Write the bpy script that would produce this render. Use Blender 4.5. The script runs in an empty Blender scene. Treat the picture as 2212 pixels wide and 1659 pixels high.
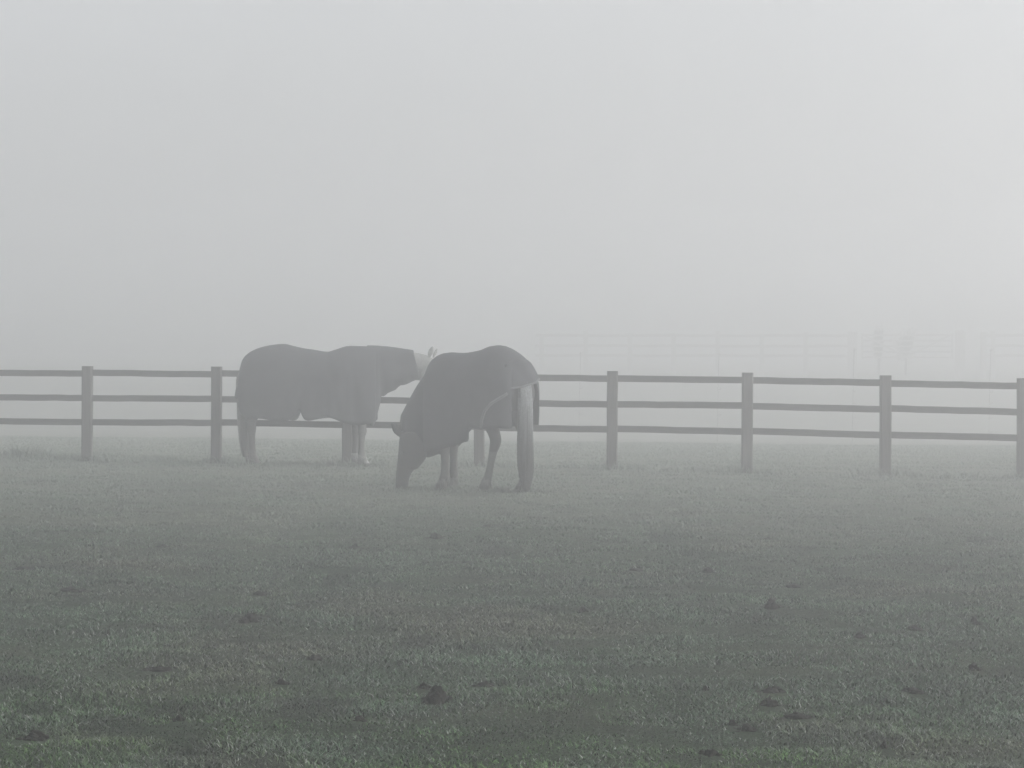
import bpy, bmesh, math, random
import numpy as np
from mathutils import Vector

C = bpy.context.scene
COL = C.collection
R = math.radians
random.seed(7)
rng = np.random.default_rng(11)

# ------------------------------------------------------------------ camera
CAMZ, FPX, HOR = 1.65, 4740.0, 745.0          # eye height, focal length and horizon in a 2212 px wide frame
cam = bpy.data.cameras.new('camera')
cam_o = bpy.data.objects.new('camera', cam)
COL.objects.link(cam_o)
cam.sensor_width = 36.0
cam.lens = 36.0 * FPX / 2212.0
cam.clip_end = 1000
cam_o.location = (0, 0, CAMZ)
cam_o.rotation_euler = (R(90) - math.atan((829.5 - HOR) / FPX), 0, 0)
C.camera = cam_o

# ------------------------------------------------------------------ sky, sun, exposure
SUN_EL, SUN_AZ = 20, 95
world = bpy.data.worlds.new('World')
C.world = world
world.use_nodes = True
wn = world.node_tree
bg = wn.nodes['Background']
sky = wn.nodes.new('ShaderNodeTexSky')
sky.sky_type = 'NISHITA'
sky.sun_disc = False
sky.sun_elevation = R(SUN_EL)
sky.sun_rotation = R(SUN_AZ)
sky.dust_density = 4.0
hs = wn.nodes.new('ShaderNodeHueSaturation')     # overcast: nearly no colour left in the sky
hs.inputs['Saturation'].default_value = 0.16
wn.links.new(sky.outputs[0], hs.inputs['Color'])
wn.links.new(hs.outputs[0], bg.inputs[0])
bg.inputs[1].default_value = 0.10
sun = bpy.data.lights.new('sun', 'SUN')
sun.energy = .5
sun.angle = R(20)
sun.color = (1.0, 0.975, 0.94)
sun_o = bpy.data.objects.new('sun', sun)
COL.objects.link(sun_o)
sd = Vector((math.sin(R(SUN_AZ)) * math.cos(R(SUN_EL)), math.cos(R(SUN_AZ)) * math.cos(R(SUN_EL)), math.sin(R(SUN_EL))))
sun_o.rotation_euler = sd.to_track_quat('Z', 'Y').to_euler()
C.view_settings.view_transform = 'Standard'
C.view_settings.look = 'None'
C.view_settings.gamma = 1
C.view_settings.exposure = 1.38
C.cycles.volume_bounces = 6
C.cycles.max_bounces = 10

# ------------------------------------------------------------------ helpers
def tag(o, label=None, cat=None, group=None, kind=None):
    if label: o['label'] = label
    if cat: o['category'] = cat
    if group: o['group'] = group
    if kind: o['kind'] = kind
    return o

def empty(name, loc, rz=0.0):
    o = bpy.data.objects.new(name, None)
    o.empty_display_size = 0.2
    COL.objects.link(o)
    o.location = loc
    o.rotation_euler = (0, 0, rz)
    return o

def link_mesh(name, me, mat=None, parent=None, smooth=True):
    o = bpy.data.objects.new(name, me)
    COL.objects.link(o)
    if mat: me.materials.append(mat)
    if parent: o.parent = parent
    if smooth and len(me.polygons):
        me.polygons.foreach_set('use_smooth', np.ones(len(me.polygons), dtype=bool))
    return o

def mesh_from(name, verts, faces):
    me = bpy.data.meshes.new(name)
    me.from_pydata([tuple(map(float, v)) for v in verts], [], faces)
    me.update()
    return me

def hash01(ix, iy, seed):
    h = (ix.astype(np.int64) * 374761393 + iy.astype(np.int64) * 668265263 + seed * 974634777) & 0x7fffffff
    h = ((h ^ (h >> 13)) * 1274126177) & 0x7fffffff
    h = (h ^ (h >> 16)) & 0xffffff
    return h / float(0xffffff)

def vnoise(x, y, seed=0):                        # value noise, -1..1
    x = np.asarray(x, float); y = np.asarray(y, float)
    ix = np.floor(x); iy = np.floor(y)
    fx = x - ix; fy = y - iy
    fx = fx * fx * (3 - 2 * fx); fy = fy * fy * (3 - 2 * fy)
    a = hash01(ix, iy, seed); b = hash01(ix + 1, iy, seed)
    c = hash01(ix, iy + 1, seed); d = hash01(ix + 1, iy + 1, seed)
    return ((a * (1 - fx) + b * fx) * (1 - fy) + (c * (1 - fx) + d * fx) * fy) * 2 - 1

def fbm(x, y, seed=0, oct=3):
    s = 0; a = 1.0; t = 0
    for k in range(oct):
        s = s + a * vnoise(x * 2 ** k + 17.3 * k, y * 2 ** k - 9.1 * k, seed + k)
        t += a; a *= 0.5
    return s / t

def gz_base(x, y):
    x = np.asarray(x, float); y = np.asarray(y, float)
    # the field falls gently towards the fence; the hollow and rise beyond are invented so far ground fades into fog
    near = 0.26 * (np.clip(24 - y, 0, 17.5) / 17.5) ** 1.4
    hol = np.interp(y, [0, 30, 32, 34, 37, 40, 44, 50, 58, 66, 74, 88, 96, 130], [0, 0, -0.01, -0.035, -0.10, -0.185, -0.315, -0.52, -0.80, -1.0, -0.95, 0.1, 0.45, 0.6])
    return -0.0107 * 20 * np.tanh(x / 20) - 0.012 + near + hol

def gz(x, y):
    x = np.asarray(x, float); y = np.asarray(y, float)
    n = 0.028 * fbm(x / 1.7, y / 1.7, 3, 2) + 0.014 * vnoise(x / 0.42, y / 0.42, 9) + 0.007 * vnoise(x / 0.16, y / 0.16, 21)
    return gz_base(x, y) + n * np.clip(1.2 - np.abs(y - 20) / 40, 0.2, 1)

def gzf(x, y): return float(gz(np.array([x]), np.array([y]))[0])

def ground_at(px, py):
    """the ground point seen at a pixel of the 2212 px wide frame"""
    y = FPX * CAMZ / (py - HOR)
    for _ in range(40):
        x = (px - 1106) / FPX * y
        y = 0.5 * y + 0.5 * FPX * (CAMZ - float(gz_base(x, y))) / (py - HOR)
    return (px - 1106) / FPX * y, y

# ------------------------------------------------------------------ materials
def new_mat(name, rough=0.85, spec=0.3):
    m = bpy.data.materials.new(name)
    m.use_nodes = True
    b = m.node_tree.nodes['Principled BSDF']
    b.inputs['Roughness'].default_value = rough
    b.inputs['Specular IOR Level'].default_value = spec
    return m, m.node_tree, b

def ramp(nt, fac, stops):
    r = nt.nodes.new('ShaderNodeValToRGB')
    e = r.color_ramp.elements
    while len(e) < len(stops): e.new(0.5)
    for i, (p, c) in enumerate(stops):
        e[i].position = p; e[i].color = (*c, 1)
    nt.links.new(fac, r.inputs[0])
    return r

def noise_node(nt, scale, detail=4, coord='Object', stretch=None, rough=0.6):
    tc = nt.nodes.new('ShaderNodeTexCoord')
    n = nt.nodes.new('ShaderNodeTexNoise')
    n.inputs['Scale'].default_value = scale
    n.inputs['Detail'].default_value = detail
    n.inputs['Roughness'].default_value = rough
    if stretch:
        mp = nt.nodes.new('ShaderNodeMapping'); mp.inputs['Scale'].default_value = stretch
        nt.links.new(tc.outputs[coord], mp.inputs[0]); nt.links.new(mp.outputs[0], n.inputs['Vector'])
    else:
        nt.links.new(tc.outputs[coord], n.inputs['Vector'])
    return n

def bump(nt, b, h, strength, dist=0.01):
    n = nt.nodes.new('ShaderNodeBump')
    n.inputs['Strength'].default_value = strength
    n.inputs['Distance'].default_value = dist
    nt.links.new(h, n.inputs['Height'])
    nt.links.new(n.outputs[0], b.inputs['Normal'])

def noisy(name, c0, c1, scale, rough=0.85, spec=0.3, detail=5, stretch=None, bs=0.4, bd=0.004):
    m, nt, b = new_mat(name, rough, spec)
    n = noise_node(nt, scale, detail, stretch=stretch)
    r = ramp(nt, n.outputs['Fac'], [(0.3, c0), (0.7, c1)])
    nt.links.new(r.outputs[0], b.inputs['Base Color'])
    bump(nt, b, n.outputs['Fac'], bs, bd)
    return m

def attr_mat(name, rough=0.8, spec=0.3, nscale=30, lo=0.75, hi=1.25):
    """colour from the mesh's own colour attribute, broken up by a fine noise"""
    m, nt, b = new_mat(name, rough, spec)
    a = nt.nodes.new('ShaderNodeAttribute'); a.attribute_name = 'col'
    n = noise_node(nt, nscale, 4)
    mr = nt.nodes.new('ShaderNodeMapRange')
    mr.inputs[1].default_value = 0.3; mr.inputs[2].default_value = 0.7
    mr.inputs[3].default_value = lo; mr.inputs[4].default_value = hi
    nt.links.new(n.outputs['Fac'], mr.inputs[0])
    mx = nt.nodes.new('ShaderNodeVectorMath'); mx.operation = 'SCALE'
    nt.links.new(a.outputs['Color'], mx.inputs[0]); nt.links.new(mr.outputs[0], mx.inputs['Scale'])
    nt.links.new(mx.outputs[0], b.inputs['Base Color'])
    bump(nt, b, n.outputs['Fac'], 0.3, 0.004)
    return m

m_ground, nt, b = new_mat('turf', 0.95, 0.15)
n1 = noise_node(nt, 0.55, 6); n2 = noise_node(nt, 75, 5, rough=0.75); n3 = noise_node(nt, 3.5, 4)
r1 = ramp(nt, n1.outputs['Fac'], [(0.32, (0.025, 0.042, 0.023)), (0.5, (0.031, 0.045, 0.028)), (0.68, (0.044, 0.048, 0.032))])
r3 = ramp(nt, n3.outputs['Fac'], [(0.35, (0.7, 0.72, 0.68)), (0.65, (1.25, 1.25, 1.2))])
r2 = ramp(nt, n2.outputs['Fac'], [(0.38, (0.25, 0.25, 0.25)), (0.64, (2.1, 2.15, 2.0))])
ma = nt.nodes.new('ShaderNodeVectorMath'); ma.operation = 'MULTIPLY'
mb = nt.nodes.new('ShaderNodeVectorMath'); mb.operation = 'MULTIPLY'
nt.links.new(r1.outputs[0], ma.inputs[0]); nt.links.new(r2.outputs[0], ma.inputs[1])
nt.links.new(ma.outputs[0], mb.inputs[0]); nt.links.new(r3.outputs[0], mb.inputs[1])
# thickening haze painted into the turf colour, paler towards and beyond the fence
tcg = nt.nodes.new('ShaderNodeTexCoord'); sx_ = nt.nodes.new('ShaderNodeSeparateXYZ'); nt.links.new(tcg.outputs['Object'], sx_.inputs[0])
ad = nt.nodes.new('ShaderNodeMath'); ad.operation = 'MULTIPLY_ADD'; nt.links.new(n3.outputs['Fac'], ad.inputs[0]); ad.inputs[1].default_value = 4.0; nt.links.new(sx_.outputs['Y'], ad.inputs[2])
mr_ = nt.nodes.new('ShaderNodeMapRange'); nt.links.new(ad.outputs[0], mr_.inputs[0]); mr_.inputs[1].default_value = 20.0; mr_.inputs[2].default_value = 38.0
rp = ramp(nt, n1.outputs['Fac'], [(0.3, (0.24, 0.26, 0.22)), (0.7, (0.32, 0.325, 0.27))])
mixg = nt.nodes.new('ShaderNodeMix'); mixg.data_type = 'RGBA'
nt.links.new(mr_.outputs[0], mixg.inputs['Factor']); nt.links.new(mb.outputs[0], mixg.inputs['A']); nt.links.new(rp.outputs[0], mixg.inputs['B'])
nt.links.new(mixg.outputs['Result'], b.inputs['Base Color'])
bump(nt, b, n2.outputs['Fac'], 0.8, 0.03)

m_blade, nt, b = new_mat('grass_blade', 0.55, 0.35)
a = nt.nodes.new('ShaderNodeAttribute'); a.attribute_name = 'col'
nt.links.new(a.outputs['Color'], b.inputs['Base Color'])

m_wood = noisy('weathered_rail_wood', (0.058, 0.055, 0.052), (0.125, 0.118, 0.111), 6, 0.8, 0.3, 7, (0.25, 8, 8), 0.7, 0.006)
m_post = noisy('weathered_post_wood', (0.062, 0.058, 0.055), (0.14, 0.13, 0.122), 7, 0.8, 0.3, 7, (8, 8, 0.4), 0.7, 0.006)
m_far = noisy('haze_pale_wood', (0.50, 0.495, 0.485), (0.60, 0.59, 0.58), 6, 0.8, 0.3, 6, (0.5, 6, 6), 0.5, 0.006)  # lightened to paint in thicker haze over the far fence and gate
m_soil = noisy('dark_soil', (0.006, 0.006, 0.005), (0.022, 0.020, 0.017), 40, 0.9, 0.2, 6, None, 1.0, 0.012)
m_rug1 = noisy('rug_cloth_grey', (0.034, 0.036, 0.042), (0.066, 0.069, 0.076), 5, 0.8, 0.25, 8, None, 0.5, 0.006)
m_rug2 = noisy('rug_cloth_navy', (0.026, 0.028, 0.034), (0.052, 0.053, 0.061), 5, 0.8, 0.25, 8, None, 0.5, 0.006)
m_lining = noisy('rug_binding', (0.11, 0.115, 0.12), (0.16, 0.165, 0.17), 20, 0.8)
m_coat = attr_mat('horse_coat', 0.6, 0.35, 26, 0.82, 1.15)
m_hair = attr_mat('horse_hair', 0.6, 0.3, 60, 0.6, 1.3)
m_eye = noisy('eye_dark', (0.01, 0.008, 0.006), (0.015, 0.01, 0.008), 30, 0.15, 0.6)
m_stake = noisy('stake_plastic', (0.55, 0.55, 0.55), (0.62, 0.62, 0.62), 20, 0.6)
m_leaf = noisy('shrub_leaf', (0.03, 0.04, 0.025), (0.07, 0.085, 0.05), 4, 0.7)
m_bark = noisy('shrub_bark', (0.05, 0.045, 0.04), (0.1, 0.09, 0.08), 12, 0.9)

# ------------------------------------------------------------------ ground
def axis(lo, f0, f1, hi, fine, grow=1.12):
    v = list(np.arange(f0, f1 + fine / 2, fine))
    s = fine; p = v[-1]
    while p < hi: s *= grow; p = min(hi, p + s); v.append(p)
    s = fine; p = v[0]; w = []
    while p > lo: s *= grow; p = max(lo, p - s); w.append(p)
    return np.array(w[::-1] + v)

xs = axis(-110, -7.5, 7.5, 110, 0.06)
ys = axis(-35, 6.4, 33.0, 205, 0.06)
X, Y = np.meshgrid(xs, ys)
Z = gz(X, Y)
nx, ny = len(xs), len(ys)
me = bpy.data.meshes.new('ground')
me.vertices.add(nx * ny)
me.vertices.foreach_set('co', np.stack([X, Y, Z], -1).reshape(-1).astype(np.float32))
i = np.arange(nx - 1)[None, :] + nx * np.arange(ny - 1)[:, None]
q = np.stack([i, i + 1, i + nx + 1, i + nx], -1).reshape(-1, 4)
me.loops.add(q.size); me.loops.foreach_set('vertex_index', q.reshape(-1).astype(np.int32))
me.polygons.add(len(q)); me.polygons.foreach_set('loop_start', (np.arange(len(q)) * 4).astype(np.int32))
me.update(calc_edges=True)
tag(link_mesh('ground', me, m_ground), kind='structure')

# ------------------------------------------------------------------ clods lying on the turf (px, py, width px, height px, label)
CL = 'clods scattered over the paddock turf'
CLODS = [
 (945, 1513, 62, 34, 'largest dark peaked clod at the bottom middle of the paddock'),
 (916, 1486, 32, 16, 'small dark clod just behind the largest peaked clod'),
 (1046, 1473, 52, 12, 'flat dark clod right of the largest peaked clod'),
 (775, 1562, 32, 12, 'low dark clod left of and nearer than the largest peaked clod'),
 (940, 1166, 38, 13, 'faint flat clod on the grass straight below the grazing horse muzzle'),
 (765, 1185, 24, 13, 'faint small clod below the gap between the two horses, left of the grazing muzzle'),
 (1052, 1141, 28, 7, 'faintest thin clod just below the grazing horse hind hooves'),
 (50, 1231, 44, 10, 'flat grey clod at the left edge halfway down the grass'),
 (152, 1277, 66, 12, 'long flat dark clod below and right of the left edge one'),
 (562, 1278, 42, 8, 'thin flat clod in the grass below the standing horse hind legs'),
 (540, 1344, 46, 22, 'rounded dark clod below the standing horse, topmost of the bold dark ones there'),
 (231, 1367, 13, 12, 'tiny dark round clod at left below the long flat clod'),
 (678, 1427, 42, 10, 'flat clod down and right of the rounded dark clod under the standing horse'),
 (350, 1441, 66, 8, 'long very thin dark clod in the left foreground'),
 (610, 1479, 32, 18, 'dark clod in the foreground left of the largest peaked clod'),
 (385, 1556, 30, 17, 'dark pointed clod in the lower left foreground'),
 (72, 1599, 72, 22, 'widest black clod in the bottom left corner'),
 (1371, 1233, 30, 9, 'left one of two similar small clods below the middle fence post'),
 (1531, 1236, 30, 12, 'right and darker one of two similar small clods below the fence posts'),
 (1261, 1326, 22, 11, 'small lone clod in the middle of the grass'),
 (1660, 1168, 24, 7, 'faint small clod below the second fence post from the right'),
 (1716, 1262, 44, 9, 'pale flat clod in the grass at right, above the big double clod'),
 (1666, 1312, 38, 26, 'lumpy double clod in the right half of the grass'),
 (1976, 1365, 36, 15, 'wide dark clod at right below the rightmost whole fence post'),
 (2110, 1349, 24, 16, 'small upright clod near the right edge of the grass'),
 (2108, 1450, 28, 17, 'dark round clod low down near the right edge'),
 (1525, 1490, 17, 14, 'tiny upright clod left of a long streaky clod in the right foreground'),
 (1662, 1489, 62, 14, 'long streaky clod in the right foreground, upper of a pair'),
 (1666, 1517, 52, 10, 'long flat clod in the right foreground, lower of a pair'),
 (1972, 1497, 48, 14, 'dark double-humped clod in the right foreground'),
 (1584, 1561, 26, 16, 'round black clod nearest the bottom right of the middle'),
 (1614, 1572, 44, 10, 'flat clod touching the round black clod in the foreground'),
 (1724, 1547, 74, 14, 'widest dark clod of the right foreground'),
 (1912, 1616, 24, 13, 'small dark clod close to the bottom edge at right'),
 (1535, 1630, 46, 18, 'black lumpy clod at the very bottom, right of centre'),
 (1860, 1385, 30, 7, 'thin grey clod left of the wide dark clod at right'),
 (350, 1185, 30, 7, 'faint thin clod in the grass left of the standing horse, far back'),
]
clod_pts = []
ico = bmesh.new(); bmesh.ops.create_icosphere(ico, subdivisions=3, radius=1.0)
ICO_V = np.array([v.co[:] for v in ico.verts]); ICO_F = [tuple(v.index for v in f.verts) for f in ico.faces]; ico.free()
for k, (px, py, wpx, hpx, lab) in enumerate(CLODS):
    x, y = ground_at(px, py)
    s = FPX / y
    w = wpx / s * 1.2; h = max(hpx / s, 0.03) * (1.1 if k == 0 else 0.9)
    rr = random.Random(100 + k)
    V = []; F = []
    n = 6 + int(w / 0.02)
    for j in range(n):
        u = 0 if j == 0 else rr.uniform(-1, 1)
        cx = u * w * 0.42; cy = rr.uniform(-0.5, 0.5) * min(w, 0.16) * 0.9
        rad = w * rr.uniform(0.07, 0.19) if j else min(w * 0.22, 0.06)
        rz_ = h * (1 - 0.65 * abs(u)) * rr.uniform(0.35, 0.85) if j else h * 0.92
        P = ICO_V.copy()
        d = 1 + 0.28 * vnoise(P[:, 0] * 2.1 + j * 7 + k, P[:, 1] * 2.1 + P[:, 2] * 1.7, k + j) + 0.20 * vnoise(P[:, 0] * 5 + j, P[:, 1] * 5 + P[:, 2] * 4, k + j + 5) + 0.12 * vnoise(P[:, 0] * 9 + j, P[:, 1] * 9 + P[:, 2] * 8, k + j + 9)
        P = P * d[:, None] * np.array([rad * 1.15, rad * 0.9, rz_ * 1.05]) + np.array([cx, cy, -0.004])
        o0 = len(V); V += list(P); F += [tuple(a + o0 for a in f) for f in ICO_F]
    o = link_mesh('soil_clod', mesh_from('soil_clod', V, F), m_soil)
    o.location = (x, y, gzf(x, y))
    tag(o, lab, 'clod', CL)
    clod_pts.append((x, y, w * 0.46))

# ------------------------------------------------------------------ grass: one stuff object
def make_grass():
    y0, y1 = 6.6, 47.0
    tot = 1500000
    # sample depth with pdf ~ y * y^-1.5
    u = rng.random(tot)
    yy = (np.sqrt(y0) + u * (np.sqrt(y1) - np.sqrt(y0))) ** 2
    xx = (rng.random(tot) * 2 - 1) * (yy * 0.2334 + 0.9)
    cl = fbm(xx / 0.30, yy / 0.22, 51, 3)
    keep = rng.random(tot) < np.clip(0.92 + 0.7 * cl, 0.5, 1)
    xx, yy = xx[keep], yy[keep]
    hgt = 0.010 + 0.012 * rng.random(len(xx)) ** 1.5 + 0.016 * np.clip(fbm(xx / 0.45, yy / 0.45, 61, 3), -0.5, 1)
    hgt *= 1 + 0.022 * (yy - 8)
    kind = np.zeros(len(xx))
    # longer grass left round the foot of every post, and weeds by the left edge of the frame
    ex = []; ey = []; eh = []
    for (fx, fy) in FOOT:
        m = 260
        r = np.abs(rng.normal(0, 0.17, m)) + 0.03; t = rng.random(m) * 6.283
        ex.append(fx + r * np.cos(t) * 1.5); ey.append(fy - 0.05 + r * np.sin(t) * 0.6); eh.append(0.05 + 0.10 * rng.random(m))
    m = 3000
    ux = rng.uniform(-7.6, 7.6, m); uy = np.interp(ux, FLX, FLY) + rng.normal(0, 0.10, m)
    ex.append(ux); ey.append(uy); eh.append(0.03 + 0.05 * rng.random(m) * (1 + vnoise(ux * 2, uy * 2, 5)))
    for (cx, cy, hh, m) in ((-6.95, 30.9, 0.26, 300), (-6.6, 30.8, 0.20, 260), (-6.1, 30.9, 0.13, 250), (-4.9, 30.6, 0.14, 400), (5.6, 28.4, 0.12, 400), (2.0, 28.6, 0.1, 400)):
        ex.append(cx + rng.normal(0, 0.16, m)); ey.append(cy + rng.normal(0, 0.14, m)); eh.append(hh * (0.35 + 0.65 * rng.random(m)))
    # short tufts nibbled round the hooves and the muzzle
    for (cx, cy) in TUFTS:
        m = 420
        ex.append(cx + rng.normal(0, 0.12, m)); ey.append(cy + rng.normal(0, 0.10, m)); eh.append(0.03 + 0.04 * rng.random(m))
    xx = np.concatenate([xx] + ex); yy = np.concatenate([yy] + ey); hgt = np.concatenate([hgt] + eh)
    ok = np.ones(len(xx), bool)
    for (cx, cy, r) in clod_pts:
        ok &= ((xx - cx) / (r * 1.05)) ** 2 + ((yy - cy + 0.07) / (r * 0.6 + 0.10)) ** 2 > 1
    xx, yy, hgt = xx[ok], yy[ok], hgt[ok]
    n = len(xx)
    hgt = hgt * (1 - 0.3 * np.clip((fbm(xx / 0.34 + 3.3, yy / 0.50, 131, 2) - 0.38) * 6, 0, 1) * (hgt < 0.05))
    zz = gz(xx, yy) - 0.004
    ang = rng.random(n) * 6.283
    lean = 0.4 + 1.6 * rng.random(n)
    dx = np.cos(ang) * lean * hgt; dy = np.sin(ang) * lean * hgt
    wd = (0.0014 + 0.0012 * rng.random(n)) * (1 + 0.035 * np.clip(yy - 8, 0, 40))
    px_ = -np.sin(ang + 0.5 * rng.normal(size=n)) * wd; py_ = np.cos(ang) * wd
    base = np.stack([xx, yy, zz], -1); W = np.stack([px_, py_, np.zeros(n)], -1)
    mid = base + np.stack([dx * 0.4, dy * 0.4, hgt * 0.62], -1)
    tip = base + np.stack([dx, dy, hgt * 0.95], -1)
    V = np.stack([base - W, base + W, mid + W * 0.8, mid - W * 0.8, tip], 1).reshape(-1, 3)
    # colours
    hol = np.clip((fbm(xx / 0.34 + 3.3, yy / 0.50, 131, 2) - 0.38) * 6, 0, 1) * np.clip((30 - yy) / 6, 0, 1)
    cl_all = fbm(xx / 0.30, yy / 0.22, 51, 3)
    patch = fbm(xx / 0.9, yy / 0.9, 71, 4); patch2 = fbm(xx / 1.3, yy / 1.3, 81, 3); patch3 = fbm(xx / 0.25, yy / 0.25, 91, 2)
    grey = np.array([0.063, 0.100, 0.062]); green = np.array([0.048, 0.108, 0.022]); straw = np.array([0.106, 0.106, 0.074]); dew = np.array([0.30, 0.32, 0.29])
    near = np.clip((10.0 - yy) / 3.0, 0, 1)
    g = np.clip((patch + 0.10 * near - 0.02) * 2.6, 0, 1)[:, None] * (0.12 + 0.88 * near[:, None])
    s_ = np.clip((patch2 + 0.02) * 2.2, 0, 0.75)[:, None] * (1 - g)
    col = grey * (1 - g - s_ * 0.9) + green * g + straw * s_ * 0.9
    col = col * (1 + 0.45 * patch3[:, None]) * np.clip(1 + 0.55 * (cl_all[:, None]), 0.6, 1.4)
    col = col * (0.06 + 2.0 * rng.random(n)[:, None] ** 1.5)
    d_ = (rng.random(n) < 0.10)[:, None]
    col = np.where(d_, dew * (0.5 + 0.6 * rng.random(n)[:, None]), col)
    # blade colours lightened towards and beyond the fence, painting in thicker haze
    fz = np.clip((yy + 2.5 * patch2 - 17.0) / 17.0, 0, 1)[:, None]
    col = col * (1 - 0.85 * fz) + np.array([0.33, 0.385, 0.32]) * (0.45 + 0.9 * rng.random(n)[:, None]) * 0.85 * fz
    col = col * (1 - 0.6 * hol[:, None])
    col = np.clip(col, 0.006, 0.4)
    colv = np.ones((n, 5, 4), np.float32); colv[:, :, :3] = col[:, None, :]
    me = bpy.data.meshes.new('grass')
    me.vertices.add(n * 5); me.vertices.foreach_set('co', V.reshape(-1).astype(np.float32))
    b5 = (np.arange(n) * 5)[:, None]
    li = np.concatenate([b5 + np.array([0, 1, 2, 3]), b5 + np.array([3, 2, 4])], 1).reshape(-1)
    me.loops.add(len(li)); me.loops.foreach_set('vertex_index', li.astype(np.int32))
    ls = (np.arange(n) * 7)[:, None] + np.array([0, 4])
    me.polygons.add(n * 2); me.polygons.foreach_set('loop_start', ls.reshape(-1).astype(np.int32))
    me.update(calc_edges=True)
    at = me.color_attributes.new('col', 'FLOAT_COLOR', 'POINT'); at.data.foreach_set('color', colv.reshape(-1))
    print('grass blades', n)
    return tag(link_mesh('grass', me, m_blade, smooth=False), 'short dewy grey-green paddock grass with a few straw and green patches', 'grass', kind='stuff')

# ------------------------------------------------------------------ boxes with softened edges
def timber(name, p0, p1, w, h, mat, parent, seed=0, wob=0.003, segs=6, up=(0, 0, 1)):
    """a sawn timber from p0 to p1: section w (across) x h (along up), slightly uneven"""
    p0 = Vector(p0); p1 = Vector(p1); d = (p1 - p0).normalized(); up = Vector(up)
    sx = d.cross(up).normalized(); sz = sx.cross(d).normalized()
    c = 0.12 * min(w, h)
    prof = [(-w / 2, -h / 2 + c), (-w / 2 + c, -h / 2), (w / 2 - c, -h / 2), (w / 2, -h / 2 + c), (w / 2, h / 2 - c), (w / 2 - c, h / 2), (-w / 2 + c, h / 2), (-w / 2, h / 2 - c)]
    rr = random.Random(seed); V = []; F = []
    for i in range(segs + 1):
        p = p0.lerp(p1, i / segs); ox = rr.uniform(-wob, wob); oz = rr.uniform(-wob, wob)
        if i in (0, segs): ox = oz = 0
        for (a, b_) in prof: V.append(p + sx * (a + ox + rr.uniform(-wob, wob) * 0.3) + sz * (b_ + oz))
    for i in range(segs):
        for j in range(8):
            k = (j + 1) % 8
            F.append((i * 8 + j, i * 8 + k, i * 8 + 8 + k, i * 8 + 8 + j))
    F.append(tuple(range(7, -1, -1))); F.append(tuple(range(segs * 8, segs * 8 + 8)))
    me = mesh_from(name, V, F)
    return link_mesh(name, me, mat, parent, smooth=False)

# ------------------------------------------------------------------ near fence
def s_of(px): return 156 + (px - 189) * 10.5 / 2019
POSTS = [(-650, 784), (-370, 787), (-90, 789.5), (189, 791), (468, 792), (750, 794), (1034, 797.5), (1323, 801.5), (1615, 805), (1913, 811), (2210, 817), (2508, 823), (2808, 829), (3110, 835)]
posts = []
for px, top in POSTS:
    s = s_of(px); y = FPX / s
    posts.append(((px - 1106) / s, y, CAMZ - (top - HOR) / s))
FOOT = [(p[0], p[1]) for p in posts if abs(p[0]) < 7.4]
FLX = [p[0] for p in posts]; FLY = [p[1] for p in posts]
fence = empty('paddock_fence', (posts[6][0], posts[6][1], gzf(posts[6][0], posts[6][1])))
tag(fence, 'three-rail wooden post fence running behind the two rugged horses', 'fence')
inv = Vector(fence.location)
for k, (x, y, zt) in enumerate(posts):
    g = gzf(x, y)
    lean = random.Random(k).uniform(-0.018, 0.018)
    timber('post', Vector((x + lean, y, g - 0.12)) - inv, Vector((x, y, zt)) - inv, 0.142, 0.125, m_post, fence, k, 0.002, 8, (0, 1, 0))
    if k + 1 < len(posts):
        x2, y2, zt2 = posts[k + 1]
        dx, dy = x2 - x, y2 - y; L = math.hypot(dx, dy); ux, uy = dx / L, dy / L
        for j, off in enumerate((0.100, 0.440, 0.775)):
            rr = random.Random(k * 5 + j)
            a_ = Vector((x + ux * 0.060, y + uy * 0.060, zt - off + rr.uniform(-.011, .011)))
            b_ = Vector((x2 - ux * 0.060, y2 - uy * 0.060, zt2 - off + rr.uniform(-.006, .006)))
            timber('rail', a_ - inv, b_ - inv, 0.04, 0.086, m_wood, fence, k * 7 + j, 0.003, 9)

# ------------------------------------------------------------------ electric fence stakes behind the fence
def tube(pts, rad, n=8, cap=True):
    V = []; F = []
    pts = [Vector(p) for p in pts]
    for i, p in enumerate(pts):
        d = (pts[min(i + 1, len(pts) - 1)] - pts[max(i - 1, 0)]).normalized()
        a = d.cross(Vector((0.3, 1, 0.2))).normalized(); b_ = d.cross(a)
        r = rad[i] if isinstance(rad, (list, tuple)) else rad
        for j in range(n):
            t = 6.28318 * j / n
            V.append(p + a * (r * math.cos(t)) + b_ * (r * math.sin(t)))
    for i in range(len(pts) - 1):
        for j in range(n):
            k = (j + 1) % n
            F.append((i * n + j, i * n + k, i * n + n + k, i * n + n + j))
    F.append(tuple(range(n - 1, -1, -1))); F.append(tuple(range((len(pts) - 1) * n, len(pts) * n)))
    return V, F

def joined(parts):
    V = []; F = []
    for v, f in parts:
        o = len(V); V += list(v); F += [tuple(a + o for a in ff) for ff in f]
    return V, F

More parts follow.
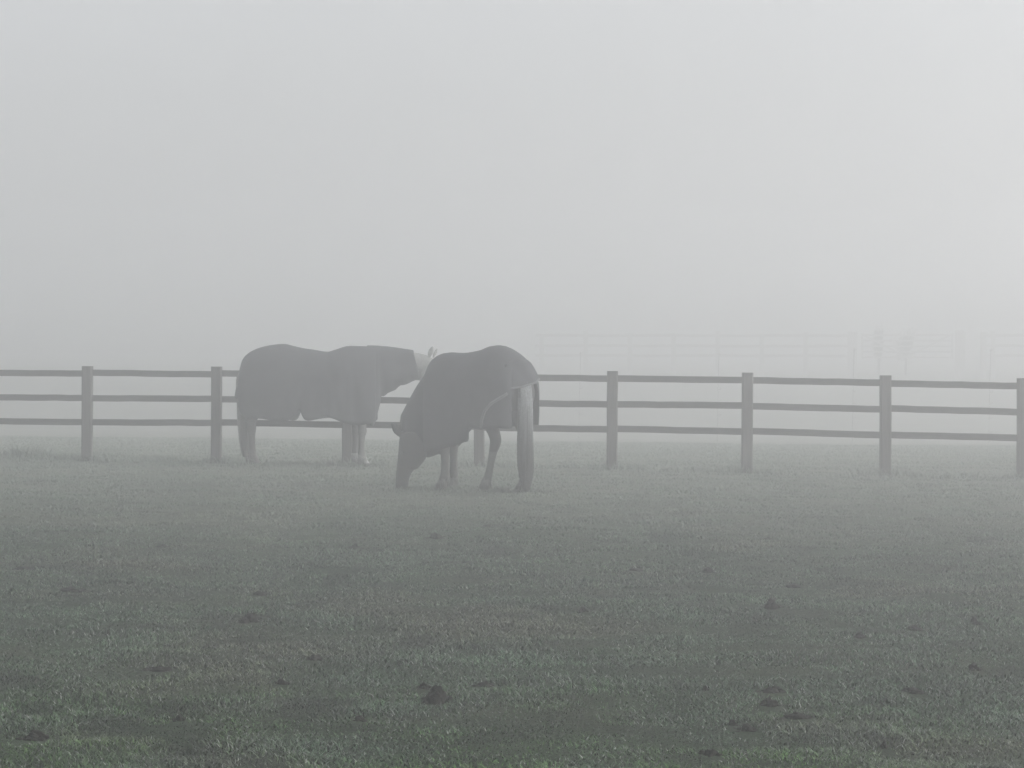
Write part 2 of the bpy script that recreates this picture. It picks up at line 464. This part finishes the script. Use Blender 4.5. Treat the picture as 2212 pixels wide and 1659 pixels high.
STK = [(1254, 760, 'leftmost thin stake seen in the fog behind the fence, nearest the grazing horse'),
       (1553, 762, 'thin stake in fog behind the fence, between the third and second posts from right'),
       (1845, 753, 'thin stake in the fog rising behind the top rail, below the two small shrubs'),
       (2140, 754, 'rightmost thin stake in the fog behind the fence, near the right edge')]
for k, (px, py, lab) in enumerate(STK):
    y = 38.0; s = FPX / y; x = (px - 1106) / s; zt = CAMZ - (py - HOR) / s; g = gzf(x, y)
    h = zt - g; ln = -0.06 + 0.03 * k * (k % 2)
    parts = [tube([(ln * 0.0 - 0.03, 0, -0.1), (-0.02, 0, h * 0.5), (0, 0, h)], 0.0042, 6)]
    for zz in (0.35, 0.6, 0.85, 1.05, h - 0.03):
        parts.append(tube([(-0.02, 0, zz), (0.03, 0.0, zz + 0.005), (0.035, 0, zz + 0.03)], 0.004, 5))
    V, F = joined(parts)
    o = link_mesh('fence_stake', mesh_from('fence_stake', V, F), m_stake)
    o.location = (x, y, g)
    tag(o, lab, 'stake', 'electric fence stakes behind the paddock')

# ------------------------------------------------------------------ far fence, gate and shrubs, almost lost in the fog
FY = 95.0; FS = FPX / FY
def far(px, py): return Vector(((px - 1106) / FS, FY, CAMZ - (py - HOR) / FS))
ff = empty('far_fence', (far(1500, 745).x, FY, gzf(far(1500, 745).x, FY)))
tag(ff, 'faint pale rail fence far off in the fog at right', 'fence')
inv = Vector(ff.location)
def far_bay(x0, x1, n, parent, inv, seed):
    for k in range(n + 1):
        px = x0 + (x1 - x0) * k / n
        p = far(px, 718); g = gzf(p.x, FY)
        p = p + Vector((0, 0, 0.07 * math.sin(seed * 1.7 + k * 2.3)))
        timber('post', Vector((p.x + 0.05 * math.sin(k * 3.1), FY, g - 0.1)) - inv, p - inv, 0.19, 0.12, m_far, parent, seed + k, 0.002, 3, (0, 1, 0))
    for j, py in enumerate((724.5, 747, 768)):
        timber('rail', far(x0 - 14, py) - inv - Vector((0, 0.08, 0)), far(x1 + 14, py + 1) - inv - Vector((0, 0.08, 0)), 0.04, 0.125, m_far, parent, seed + j, 0.016, 12)
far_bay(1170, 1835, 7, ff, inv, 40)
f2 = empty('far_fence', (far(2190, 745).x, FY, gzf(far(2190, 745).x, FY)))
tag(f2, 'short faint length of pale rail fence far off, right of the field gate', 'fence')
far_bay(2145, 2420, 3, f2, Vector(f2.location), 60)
gt = empty('field_gate', (far(1960, 745).x, FY, gzf(far(1960, 745).x, FY)))
tag(gt, 'faint barred field gate with crossed braces far off in the fog', 'gate')
iv = Vector(gt.location)
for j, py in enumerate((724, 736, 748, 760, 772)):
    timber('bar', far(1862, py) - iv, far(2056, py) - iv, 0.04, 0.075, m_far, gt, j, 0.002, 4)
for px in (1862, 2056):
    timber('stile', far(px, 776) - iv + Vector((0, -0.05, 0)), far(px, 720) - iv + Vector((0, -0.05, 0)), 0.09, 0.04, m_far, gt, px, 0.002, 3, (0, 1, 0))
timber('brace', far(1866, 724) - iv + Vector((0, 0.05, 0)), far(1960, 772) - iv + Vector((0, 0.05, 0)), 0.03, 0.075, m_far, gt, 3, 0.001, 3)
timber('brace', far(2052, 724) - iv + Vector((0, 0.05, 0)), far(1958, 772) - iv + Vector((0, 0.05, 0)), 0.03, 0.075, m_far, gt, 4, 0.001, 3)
for px, top, w, lab in ((2074, 714, 0.42, 'stout faint gate post far off in the fog, right of the barred gate'),
                        (2124, 717, 0.24, 'slimmer faint post far off in the fog, just right of the stout gate post'),
                        (1846, 717, 0.20, 'faint post far off in the fog at the left end of the barred gate')):
    p = far(px, top); g = gzf(p.x, FY)
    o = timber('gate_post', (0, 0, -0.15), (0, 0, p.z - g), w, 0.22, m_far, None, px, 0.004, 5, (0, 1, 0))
    o.location = (p.x, FY, g)
    tag(o, lab, 'post', 'gate posts far off')

def shrub(px, top_py, wid, lab, seed, y=99.0):
    s = FPX / y; x = (px - 1106) / s; g = gzf(x, y); top = CAMZ - (top_py - HOR) / s - g
    r_ = np.random.default_rng(seed)
    root = empty('shrub', (x, y, g)); tag(root, lab, 'shrub', 'shrubs behind the far gate')
    parts = [tube([(0, 0, -0.1), (0.03, 0, top * 0.4), (0, 0.02, top * 0.75)], [0.06, 0.045, 0.02], 7)]
    for k in range(7):
        t = r_.uniform(0, 6.28); z0 = top * r_.uniform(0.35, 0.7); l = wid * 0.45
        parts.append(tube([(0.02, 0, z0), (math.cos(t) * l * 0.6, math.sin(t) * l * 0.6, z0 + 0.15), (math.cos(t) * l, math.sin(t) * l, z0 + 0.4)], [0.025, 0.015, 0.006], 5))
    V, F = joined(parts); link_mesh('trunk', mesh_from('trunk', V, F), m_bark, root)
    n = 5200
    d = r_.normal(size=(n, 3)); d /= np.linalg.norm(d, axis=1)[:, None]
    rad = r_.random(n) ** 0.45
    lump = 0.68 + 0.55 * vnoise(d[:, 0] * 2.2 + seed, d[:, 1] * 2.2 + d[:, 2] * 1.7, seed)
    P = d * (rad * lump)[:, None] * np.array([wid / 2, wid / 2, top * 0.44]) + np.array([0, 0, top * 0.56])
    u = r_.normal(size=(n, 3)); u /= np.linalg.norm(u, axis=1)[:, None]
    v = np.cross(u, r_.normal(size=(n, 3))); v /= np.linalg.norm(v, axis=1)[:, None]
    sz = r_.uniform(0.015, 0.035, n)[:, None]
    Q = np.stack([P - u * sz, P + v * sz * 0.6, P + u * sz, P - v * sz * 0.6], 1).reshape(-1, 3)
    link_mesh('crown', mesh_from('crown', Q, [tuple(range(i * 4, i * 4 + 4)) for i in range(n)]), m_leaf, root, False)
shrub(1898, 697, 0.62, 'smaller faint round shrub top far off in the fog, left of the pair', 5)
shrub(1956, 694, 1.15, 'larger faint ragged shrub top far off in the fog, right of the pair', 6)

# ------------------------------------------------------------------ horses
def ring(c, W, V, w, up, dn, n=22, e=1.0):
    c = Vector(c); W = Vector(W); V = Vector(V); out = []
    for j in range(n):
        t = 6.28318531 * j / n
        ct, st = math.cos(t), math.sin(t)
        ct = math.copysign(abs(ct) ** e, ct); st = math.copysign(abs(st) ** e, st)
        out.append(c + W * (w * ct) + V * ((up if st > 0 else dn) * st))
    return out

def loft(rings, cap=True):
    n = len(rings[0]); V = [v for r in rings for v in r]; F = []
    for i in range(len(rings) - 1):
        for j in range(n):
            k = (j + 1) % n
            F.append((i * n + j, i * n + k, i * n + n + k, i * n + n + j))
    if cap:
        F.append(tuple(range(n - 1, -1, -1))); F.append(tuple(range((len(rings) - 1) * n, len(rings) * n)))
    return V, F

def spline(keys, m):
    """Catmull-Rom resampling of rows of numbers"""
    K = np.array(keys, float); n = len(K); out = []
    for i in range(n - 1):
        p0 = K[max(i - 1, 0)]; p1 = K[i]; p2 = K[i + 1]; p3 = K[min(i + 2, n - 1)]
        for t in np.linspace(0, 1, m, endpoint=False):
            out.append(0.5 * ((2 * p1) + (-p0 + p2) * t + (2 * p0 - 5 * p1 + 4 * p2 - p3) * t * t + (-p0 + 3 * p1 - 3 * p2 + p3) * t ** 3))
    out.append(K[-1])
    return np.array(out)

def torso(keys):                                   # (a, top, bottom, halfwidth)
    R_ = []
    for a, t, b_, w in spline(keys, 4):
        c = (t + b_) / 2 + 0.03 * (t - b_); R_.append(ring((a, 0, c), (0, 1, 0), (0, 0, 1), max(w, .02), t - c, c - b_, 28, 0.9))
    return loft(R_)

def leg(keys, e=0.95):                             # (a, l, z, fore-aft radius, side radius), top to bottom
    return loft([ring((a, l, z), (1, 0, 0), (0, 1, 0), ra, rs, rs, 18, e) for a, l, z, ra, rs in spline(keys, 4)])

def neck(keys, shear=0.0):                                    # (a, l, top z, bottom z, halfwidth, heading deg)
    R_ = []
    for a, l, t, b_, w, h in spline(keys, 5):
        h = R(h); c = (t + b_) / 2
        R_.append(ring((a, l, c), (-math.sin(h), math.cos(h), 0), (-shear * max(0, a - 1.4), 0, 1), w, t - c, c - b_, 28, 0.92))
    return loft(R_)

HEAD = [(-0.03, .085, .060, -.015), (0.05, .112, .075, 0.0), (.13, .134, .092, 0.0), (.20, .142, .098, 0.0), (.27, .132, .090, .002), (.34, .110, .072, .004),
        (.42, .088, .056, .006), (.50, .078, .050, .006), (.56, .078, .056, .002), (.61, .066, .054, -.006), (.645, .034, .034, -.014)]
def head(p, d, nrm, k=1.0, jaw=1.0):
    """p: poll; d: unit vector poll -> muzzle; nrm: unit vector towards the forehead"""
    p = Vector(p); d = Vector(d).normalized(); nrm = Vector(nrm); nrm = (nrm - d * nrm.dot(d)).normalized(); side = d.cross(nrm)
    R_ = []
    for s, hn, hw, off in spline(HEAD, 4):
        hn *= k * (jaw if s < .36 else 1 - 0.35 * (jaw - 1)); hw *= k; s *= k
        c = p + d * s + nrm * (0.105 * k - hn + off * k)
        R_.append(ring(c, side, nrm, hw, hn, hn, 24, 0.92))
    return loft(R_), p, d, nrm, side

def ear(base, tip, wid, thick, face):
    base = Vector(base); tip = Vector(tip); d = (tip - base).normalized()
    f = Vector(face); f = (f - d * f.dot(d)).normalized(); s = d.cross(f)
    L = (tip - base).length; R_ = []
    for t, w in ((-0.25, .55), (0, .85), (.25, 1.0), (.5, .9), (.75, .6), (.92, .3), (1.0, .1)):
        R_.append(ring(base + d * (L * t), s, f, wid * w, thick * (0.4 + 0.6 * w), thick * (0.4 + 0.6 * w), 12))
    return loft(R_)

def remeshed(name, parts, voxel, smooth_it, mat, parent, colour):
    V, F = joined(parts)
    me = mesh_from(name, V, F)
    o = bpy.data.objects.new(name, me); COL.objects.link(o)
    r = o.modifiers.new('r', 'REMESH'); r.mode = 'VOXEL'; r.voxel_size = voxel
    s = o.modifiers.new('s', 'SMOOTH'); s.factor = 0.5; s.iterations = smooth_it
    dg = bpy.context.evaluated_depsgraph_get(); dg.update()
    m2 = bpy.data.meshes.new_from_object(o.evaluated_get(dg))
    bpy.data.objects.remove(o); bpy.data.meshes.remove(me)
    m2.name = name
    paint(m2, colour)
    return link_mesh(name, m2, mat, parent)

def paint(me, fn):
    n = len(me.vertices); co = np.empty(n * 3, np.float32); me.vertices.foreach_get('co', co); co = co.reshape(-1, 3)
    c = np.ones((n, 4), np.float32); c[:, :3] = fn(co)
    at = me.color_attributes.new('col', 'FLOAT_COLOR', 'POINT'); at.data.foreach_set('color', c.reshape(-1))

def hind(h, l, dz=0.0, hock=-0.02, k=1.0):
    return [(q[0], q[1], q[2], q[3] * 1.12, q[4] * 1.12) for q in [(h * .4 - .08 * k, l * .80, 1.22, .17, .10), (h * .6 - .02, l * .95, 1.08, .185, .125), (h + .10, l * 1.05, .94, .155, .115), (h + hock + .085, l * 1.05, .80, .108, .082),
            (h + hock + .035, l, .68, .076, .058), (h + hock - .005, l, .585, .064, .050), (h + hock + .002, l, .51, .057, .046), (h + hock * .7, l, .42, .043, .038), (h + hock * .4, l, .28, .038, .034),
            (h + hock * .1, l, .17, .044, .040), (h + .012, l, .125, .050, .046), (h + .035, l, .08, .044, .042), (h + .05, l, .05, .056, .052), (h + .06, l, -.02, .066, .06)]]
def fore(f, l, k=1.0):
    return [(q[0], q[1], q[2], q[3] * k, q[4] * k) for q in [(f + .03, l * .9, 1.12, .14, .09), (f + .0, l, .96, .11, .085), (f - .005, l, .80, .082, .068), (f, l, .66, .060, .052), (f + .008, l, .52, .050, .047), (f + .012, l, .46, .052, .048),
            (f + .004, l, .39, .040, .038), (f, l, .26, .037, .034), (f, l, .17, .043, .040), (f + .008, l, .125, .050, .045), (f + .03, l, .08, .043, .041), (f + .045, l, .05, .055, .052), (f + .055, l, -.02, .064, .06)]]

def hoof_hair(f, l):                               # feather round the pastern, left loose over the hoof
    return (f, l)

def rug_shell(name, st, mat, parent, seed, m=6, amp=0.017):
    """an open arch of cloth: stations (a, top, halfwidth, left hem z, right hem z, drop)"""
    S = spline(st, m); NV = 46; V = []; F = []
    for a, T, w, hl, hr, dr in S:
        for j in range(NV + 1):
            v = j / NV * 2 - 1; sg = 1 if v >= 0 else -1; u = abs(v); hem = hl if v > 0 else hr
            if u < 0.45:
                b_ = u / 0.45 * math.pi / 2; y_ = w * math.sin(b_) ** 0.92; z_ = T - dr * (1 - math.cos(b_) ** 1.05) if math.cos(b_) > 0 else T - dr
            else:
                t = (u - 0.45) / 0.55; y_ = w * (1 + 0.035 * math.sin(t * 2.6)) - 0.03 * t; z_ = T - dr + (hem - T + dr) * t
            V.append([a, sg * y_, z_, sg * u])
    V = np.array(V); u = np.abs(V[:, 3]); sg = np.sign(V[:, 3])
    fold = vnoise(V[:, 0] * 5 + V[:, 2] * 1.5 + sg * 9, V[:, 2] * 2.0 - V[:, 0] * 2, seed) * amp * (0.3 + 1.3 * u) + vnoise(V[:, 0] * 13 + sg * 4, V[:, 2] * 5, seed + 2) * amp * 0.4 * u
    V[:, 1] += sg * fold * np.clip(u * 3, 0, 1)
    V[:, 2] += vnoise(V[:, 0] * 7, sg * 3.0, seed + 4) * 0.012 * np.clip(u - 0.6, 0, 1) * 2.5 + vnoise(V[:, 0] * 4, V[:, 1] * 4, seed + 8) * amp * 0.4 * (1 - u)
    for i in range(len(S) - 1):
        for j in range(NV):
            p = i * (NV + 1) + j; F.append((p, p + 1, p + NV + 2, p + NV + 1))
    o = link_mesh(name, mesh_from(name, V[:, :3], F), mat, parent)
    md = o.modifiers.new('thickness', 'SOLIDIFY'); md.thickness = 0.012; md.offset = 1
    return o

def flap(name, a0, z0, a1, z1, hw, curve, mat, parent, seed, tilt=0.0):
    V = []; F = []; N = 14
    for i in range(N + 1):
        t = i / N
        for j in range(N + 1):
            u = j / N * 2 - 1
            a = a0 + (a1 - a0) * (t ** 0.6) + curve * u * u
            V.append((a + 0.008 * math.sin(u * 7 + t * 4 + seed), u * hw * (0.9 + .1 * t), z0 + (z1 + tilt * u - z0) * t - 0.05 * u * u * (1 - t)))
    for i in range(N):
        for j in range(N):
            p = i * (N + 1) + j; F.append((p, p + 1, p + N + 2, p + N + 1))
    o = link_mesh(name, mesh_from(name, V, F), mat, parent)
    md = o.modifiers.new('thickness', 'SOLIDIFY'); md.thickness = 0.010; md.offset = 1
    edge = [Vector(V[N * (N + 1) + j]) + Vector((-0.012, 0, 0)) for j in range(N + 1)]
    return o, edge

def strap(name, pts, w, mat, parent):
    """a flat webbing strap following pts"""
    V, F = tube(pts, w / 2, 8)
    return link_mesh(name, mesh_from(name, V, F), mat, parent)

def tail_mesh(path, seed, colour, parent, strands=170):
    """path rows: (a, l, z, half spread across, half depth)"""
    r_ = np.random.default_rng(seed); K = spline(path, 5); parts = []
    core = loft([ring((a, l, z), (0, 1, 0), (1, 0, 0), w * .72, d * .8, d * .8, 14) for a, l, z, w, d in K])
    parts.append(core)
    for k in range(strands):
        t = r_.uniform(0, 6.283); rr = r_.uniform(0.75, 1.05); i0 = int(r_.integers(0, len(K) // 3)); i1 = int(r_.integers(int(len(K) * .72), len(K)))
        pts = []; rad = []
        for i in range(i0, i1):
            a, l, z, w, d = K[i]
            q = (i - i0) / max(1, i1 - i0 - 1)
            pts.append((a + d * rr * math.sin(t), l + w * rr * math.cos(t + 0.25 * q), z)); rad.append(0.007 * (1 - 0.75 * q))
        if len(pts) > 2: parts.append(tube(pts, rad, 4))
    V, F = joined(parts); me = mesh_from('tail', V, F); paint(me, colour)
    return link_mesh('tail', me, m_hair, parent)

def hem_hair(parts, f, l, r_, n=42, z0=0.17):
    for k in range(n):
        t = r_.uniform(0, 6.283)
        parts.append(tube([(f + .042 * math.cos(t), l + .04 * math.sin(t), z0 + r_.uniform(-.03, .03)), (f + .02 + .062 * math.cos(t), l + .058 * math.sin(t), z0 * .55), (f + .03 + .078 * math.cos(t), l + .072 * math.sin(t), 0.02)], [.008, .008, .003], 4))

# ---- standing horse, seen from its right side, heading to the right
hx, hy = (610 - 1106) / 161.5, FPX / 161.5
H1 = empty('horse', (hx, hy, gzf(hx, hy) + 0.005), 0.0)
tag(H1, 'standing horse in a grey rug by the fence, pale head turned behind the other horse', 'horse', 'horses grazing by the paddock fence')
tor = [(-.53, 1.20, 1.08, .06), (-.48, 1.38, .98, .17), (-.36, 1.50, .92, .25), (-.15, 1.58, .88, .29), (.03, 1.60, .86, .30), (.30, 1.54, .85, .31), (.58, 1.49, .82, .31), (.75, 1.53, .80, .30),
       (.92, 1.575, .80, .27), (1.05, 1.56, .82, .25), (1.18, 1.46, .86, .21), (1.27, 1.30, .94, .12)]
nk = [(.98, 0, 1.56, .90, .20, 0), (1.22, 0, 1.55, 1.03, .15, 0), (1.48, 0, 1.54, 1.13, .115, 0), (1.74, 0, 1.52, 1.20, .095, 0), (1.93, 0, 1.48, 1.24, .085, 0), (2.03, 0, 1.42, 1.28, .06, 0)]
hd, P, D, N_, S_ = head((1.92, -0.02, 1.37), (.55, .10, -.83), (.83, .05, .55), 1.06, 1.08)
parts = [torso(tor), neck(nk), hd, leg(hind(-.46, .15)), leg(hind(-.38, -.15)), leg(fore(.965, .13, 1.15)), leg(fore(1.065, -.13, 1.15)),
         ear((1.975, -.055, 1.49), (2.015, -.065, 1.605), .042, .015, (-.2, -1, .1)), ear((2.025, .05, 1.47), (2.075, .055, 1.58), .026, .014, (.5, -1, 0))]
def coat1(c):
    a, l, z = c[:, 0], c[:, 1], c[:, 2]
    base = np.array([.09, .085, .08]); white = np.array([.34, .345, .33]); out = np.tile(base, (len(a), 1))
    n = vnoise(a * 5, z * 5, 4) * .06
    out[(a + n > 1.70)] = white
    m = (z + n * 1.3 < .50) & (a > .5); out[m] = np.array([.11, .108, .10])
    m = (a > .5) & (a < 1.3) & (z < .55) & (l < -.165); out[m] = np.array([.17, .17, .165])
    m = (z + n < .13) & (a > .5); out[m] = white * 1.2
    m = (z + n < .16) & (a < .5); out[m] = np.array([.13, .12, .115])
    out[(z < .045)] = np.array([.06, .055, .05])
    return out
remeshed('body', parts, 0.011, 3, m_coat, H1, coat1)
tail_mesh([(-.50, 0, 1.30, .05, .05), (-.56, 0, 1.15, .065, .055), (-.55, 0, .9, .085, .06), (-.535, 0, .6, .10, .07), (-.52, 0, .3, .09, .06), (-.50, 0, .12, .05, .04)], 3, lambda c: np.tile(np.array([.18, .175, .165]), (len(c), 1)), H1)
r_ = np.random.default_rng(4)
for f, l in ((.97, .13), (1.07, -.13), (-.46, .15), (-.38, -.15)):
    fp = []; hem_hair(fp, f, l, r_, 42, .12)
    V, F = joined(fp); me = mesh_from('feather', V, F)
    paint(me, lambda c: np.tile(np.array([.26, .26, .25]) if f > 0 else np.array([.14, .135, .13]), (len(c), 1)))
    link_mesh('feather', me, m_hair, H1)
rug = rug_shell('rug', [(-.575, 1.20, .17, .80, .80, .16), (-.535, 1.40, .245, .72, .72, .22), (-.46, 1.50, .30, .66, .66, .30), (-.33, 1.57, .325, .64, .64, .34), (-.155, 1.615, .34, .63, .63, .36), (.02, 1.633, .345, .60, .615, .38), (.16, 1.605, .345, .60, .63, .38),
     (.25, 1.585, .345, .76, .75, .38), (.34, 1.567, .345, .60, .62, .38), (.58, 1.523, .345, .64, .665, .38), (.70, 1.550, .345, .61, .63, .38), (.86, 1.60, .33, .58, .58, .38), (1.03, 1.603, .30, .55, .55, .36), (1.17, 1.60, .27, .55, .56, .34), (1.26, 1.595, .23, .62, .62, .32)], m_rug1, H1, 5)
nc = [(1.14, 0, 1.598, .56, .27, 0), (1.22, 0, 1.597, .58, .235, 0), (1.285, 0, 1.594, .80, .20, 0), (1.33, 0, 1.59, .97, .175, 0), (1.46, 0, 1.58, 1.03, .155, 0), (1.62, 0, 1.56, 1.095, .13, 0), (1.80, 0, 1.535, 1.165, .104, 0)]
def cover(name, keys, mat, parent, seed, shear=0.0, sag=0.028):
    V, F = neck(keys, shear); F = F[:-1]
    V = np.array([v[:] for v in V])
    top = np.zeros(len(V)); K = spline(keys, 5)
    low = np.repeat((K[:, 2] + K[:, 3]) / 2, 28)
    below = np.clip((low - V[:, 2]) * 4, 0, 1)
    V[:, 2] += below * vnoise(V[:, 0] * 14, V[:, 1] * 9, seed) * sag
    V[:, 1] += vnoise(V[:, 0] * 7, V[:, 2] * 5, seed + 1) * 0.01
    o = link_mesh(name, mesh_from(name, V, F), mat, parent)
    md = o.modifiers.new('thickness', 'SOLIDIFY'); md.thickness = 0.012; md.offset = 1
    return o
cover('neck_cover', nc, m_rug1, H1, 12, 0.7, .05)
fl, edge = flap('tail_flap', -.50, 1.46, -.625, .90, .17, .10, m_rug1, rug, 2)
strap('belly_strap', [(.60, .33, .72), (.60, .25, .68), (.59, 0, .66), (.58, -.25, .68), (.58, -.33, .72)], .03, m_lining, rug)
for sd_ in (1, -1):
    p_ = P + D * .20 + N_ * .055 + S_ * (.083 * sd_)
    bm = bmesh.new(); bmesh.ops.create_uvsphere(bm, u_segments=14, v_segments=10, radius=.021); me = bpy.data.meshes.new('eye'); bm.to_mesh(me); bm.free()
    o = link_mesh('eye', me, m_eye, H1); o.location = p_

# ---- grazing horse, seen from behind its left side, heading left and away
YAW = R(180 - 40)
S2 = 192.7
hx2, hy2 = (1078 - 1106) / S2, FPX / S2
H2 = empty('horse', (hx2, hy2, gzf(hx2, hy2) + 0.005), YAW)
tag(H2, 'dark grazing horse in a navy rug and neck cover, head down, pale tail towards us', 'horse', 'horses grazing by the paddock fence')
ca, sa = math.cos(R(40)), math.sin(R(40))
def loc2(px, py, dlt):
    """pixel and depth beyond the horse's origin -> the horse's own coordinates"""
    s = FPX / (hy2 + dlt); u = (px - 1106) / s - hx2; z = CAMZ - (py - HOR) / s - H2.location.z
    return Vector((-ca * u + sa * dlt, -(sa * u + ca * dlt), z))
def dir2(u, dlt, z): return Vector((-ca * u + sa * dlt, -(sa * u + ca * dlt), z)).normalized()
tor = [(-.36, 1.20, 1.08, .08), (-.33, 1.36, .98, .20), (-.24, 1.48, .92, .27), (-.10, 1.555, .88, .30), (.0, 1.575, .87, .31), (.20, 1.55, .86, .31), (.42, 1.51, .84, .31), (.60, 1.50, .80, .30),
       (.76, 1.50, .78, .27), (.88, 1.45, .78, .25), (.98, 1.30, .80, .20), (1.06, 1.14, .86, .12)]
nk = [(.78, .0, 1.46, .82, .19, 0), (.95, .03, 1.34, .70, .15, 22), (1.07, .11, 1.15, .60, .12, 40), (1.17, .21, .96, .52, .10, 48), (1.225, .30, .80, .46, .09, 52)]
hp = loc2(884, 940, .47); hm = loc2(874, 1062, .36)
hd, P, D, N_, S_ = head(hp, hm - hp, dir2(-1, 0, 0), 1.04, 1.12)
e1 = loc2(861, 936, .44); e1t = loc2(845, 914, .42); e2 = loc2(866, 934, .56); e2t = loc2(855, 915, .60)
parts = [torso(tor), neck(nk), hd, leg(hind(.045, .15, 0, -.115)), leg(hind(-.245, -.15, 0, -.02)), leg(fore(.70, .125, 1.25)), leg(fore(.79, -.125, 1.25)),
         ear(e1, e1t, .044, .018, dir2(0, -1, 0)), ear(e2, e2t, .032, .015, dir2(0, -1, 0))]
def coat2(c):
    a, l, z = c[:, 0], c[:, 1], c[:, 2]
    out = np.tile(np.array([.022, .021, .021]), (len(a), 1)); n = vnoise(a * 6, z * 6, 8) * .04
    m = (z + n * .5 < .45) & (a < .3); out[m] = np.array([.11, .115, .105])
    m = (z + n < .60) & (a > .45) & (a < .95) & (l > -.3) & (l < .2); out[m] = np.array([.055, .055, .05])
    m = (a > .60) & (a < .95) & (z < .45) & (np.abs(np.abs(l) - .125) < .06) & (l - np.sign(l) * .125 < -.032); out[m] = np.array([.34, .34, .33])
    out[(z < .05) & (a < .95)] = np.array([.07, .065, .06])
    return out
remeshed('body', parts, 0.011, 3, m_coat, H2, coat2)
tail_mesh([(-.30, .03, 1.32, .045, .05), (-.385, .03, 1.22, .08, .055), (-.405, .03, 1.0, .092, .065), (-.40, .02, .72, .100, .07), (-.39, .01, .45, .112, .08), (-.38, -.01, .25, .112, .075), (-.37, -.03, .10, .08, .055), (-.365, -.04, .0, .04, .03)],
          13, lambda c: np.array([.08, .078, .075]) + np.array([.22, .235, .245]) * np.clip((c[:, 2:3] + .16 * vnoise(c[:, 1] * 40, c[:, 2] * 2.5, 3)[:, None] - .35) / .6, 0, 1), H2, 420)
r_ = np.random.default_rng(9)
for f, l in ((.70, .125), (.79, -.125), (.045, .15), (-.245, -.15)):
    fp = []; hem_hair(fp, f, l, r_, 34, .13)
    V, F = joined(fp); me = mesh_from('feather', V, F); paint(me, lambda c: np.tile(np.array([.13, .13, .12]), (len(c), 1))); link_mesh('feather', me, m_hair, H2)
rug = rug_shell('rug', [(-.385, 1.30, .24, .72, .74, .24), (-.35, 1.42, .285, .71, .73, .28), (-.27, 1.51, .325, .71, .72, .33), (-.16, 1.58, .345, .70, .71, .36), (-.04, 1.622, .35, .70, .71, .38), (.08, 1.62, .35, .70, .71, .38), (.14, 1.605, .35, .695, .71, .38),
     (.165, 1.597, .35, .56, .71, .38), (.25, 1.577, .35, .545, .71, .38), (.42, 1.553, .345, .50, .71, .38), (.60, 1.545, .335, .46, .70, .38), (.72, 1.543, .32, .43, .62, .37), (.82, 1.53, .30, .41, .48, .36), (.90, 1.50, .27, .41, .41, .36)], m_rug2, H2, 25)
nc = [(.80, 0, 1.525, .44, .30, 2), (.90, .01, 1.46, .40, .265, 10), (1.00, .05, 1.35, .36, .22, 24), (1.10, .13, 1.17, .335, .18, 38), (1.17, .21, .99, .35, .155, 45), (1.215, .28, .83, .40, .13, 50)]
cover('neck_cover', nc, m_rug2, H2, 32)
fl, edge = flap('tail_flap', -.33, 1.47, -.455, 1.20, .25, .09, m_rug2, rug, 3, -.05)
strap('flap_binding', edge, .024, m_lining, fl)
strap('leg_strap', [(-.365, .285, 1.10), (-.34, .312, 1.075), (-.27, .350, 1.03), (-.19, .362, .985), (-.10, .364, .90), (-.05, .355, .80), (-.02, .33, .715)], .032, m_lining, rug)
for sd_ in (1, -1):
    p_ = P + D * .22 + N_ * .06 + S_ * (.086 * sd_)
    bm = bmesh.new(); bmesh.ops.create_uvsphere(bm, u_segments=14, v_segments=10, radius=.021); me = bpy.data.meshes.new('eye'); bm.to_mesh(me); bm.free()
    o = link_mesh('eye', me, m_eye, H2); o.location = p_

# ------------------------------------------------------------------ grass, grown round what stands in it
def wpt(h, a, l):
    t = h.rotation_euler.z
    return (h.location.x + a * math.cos(t) - l * math.sin(t), h.location.y + a * math.sin(t) + l * math.cos(t))
TUFTS = [wpt(H1, .97, .13), wpt(H1, 1.07, -.17), wpt(H1, -.46, .15), wpt(H1, -.38, -.18), wpt(H2, .70, .13), wpt(H2, .79, -.13), wpt(H2, .05, .17), wpt(H2, -.28, -.15), wpt(H2, P.x + D.x * .6, P.y + D.y * .6)]
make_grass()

# ------------------------------------------------------------------ fog
m_fog = bpy.data.materials.new('fog'); m_fog.use_nodes = True
nt = m_fog.node_tree; nt.nodes.clear()
out = nt.nodes.new('ShaderNodeOutputMaterial'); pv = nt.nodes.new('ShaderNodeVolumePrincipled')
pv.inputs['Density'].default_value = .027
pv.inputs['Anisotropy'].default_value = .7
pv.inputs['Color'].default_value = (0.973, 0.974, 0.985, 1)
nt.links.new(pv.outputs[0], out.inputs['Volume'])
v = [(x, y, z) for x in (-115, 115) for y in (-40, 210) for z in (-2.9, 9.0)]
f = [(0, 1, 3, 2), (4, 6, 7, 5), (0, 4, 5, 1), (2, 3, 7, 6), (0, 2, 6, 4), (1, 5, 7, 3)]
tag(link_mesh('haze', mesh_from('haze', v, f), m_fog, smooth=False), 'even pale fog lying over the whole paddock', 'fog', kind='stuff')
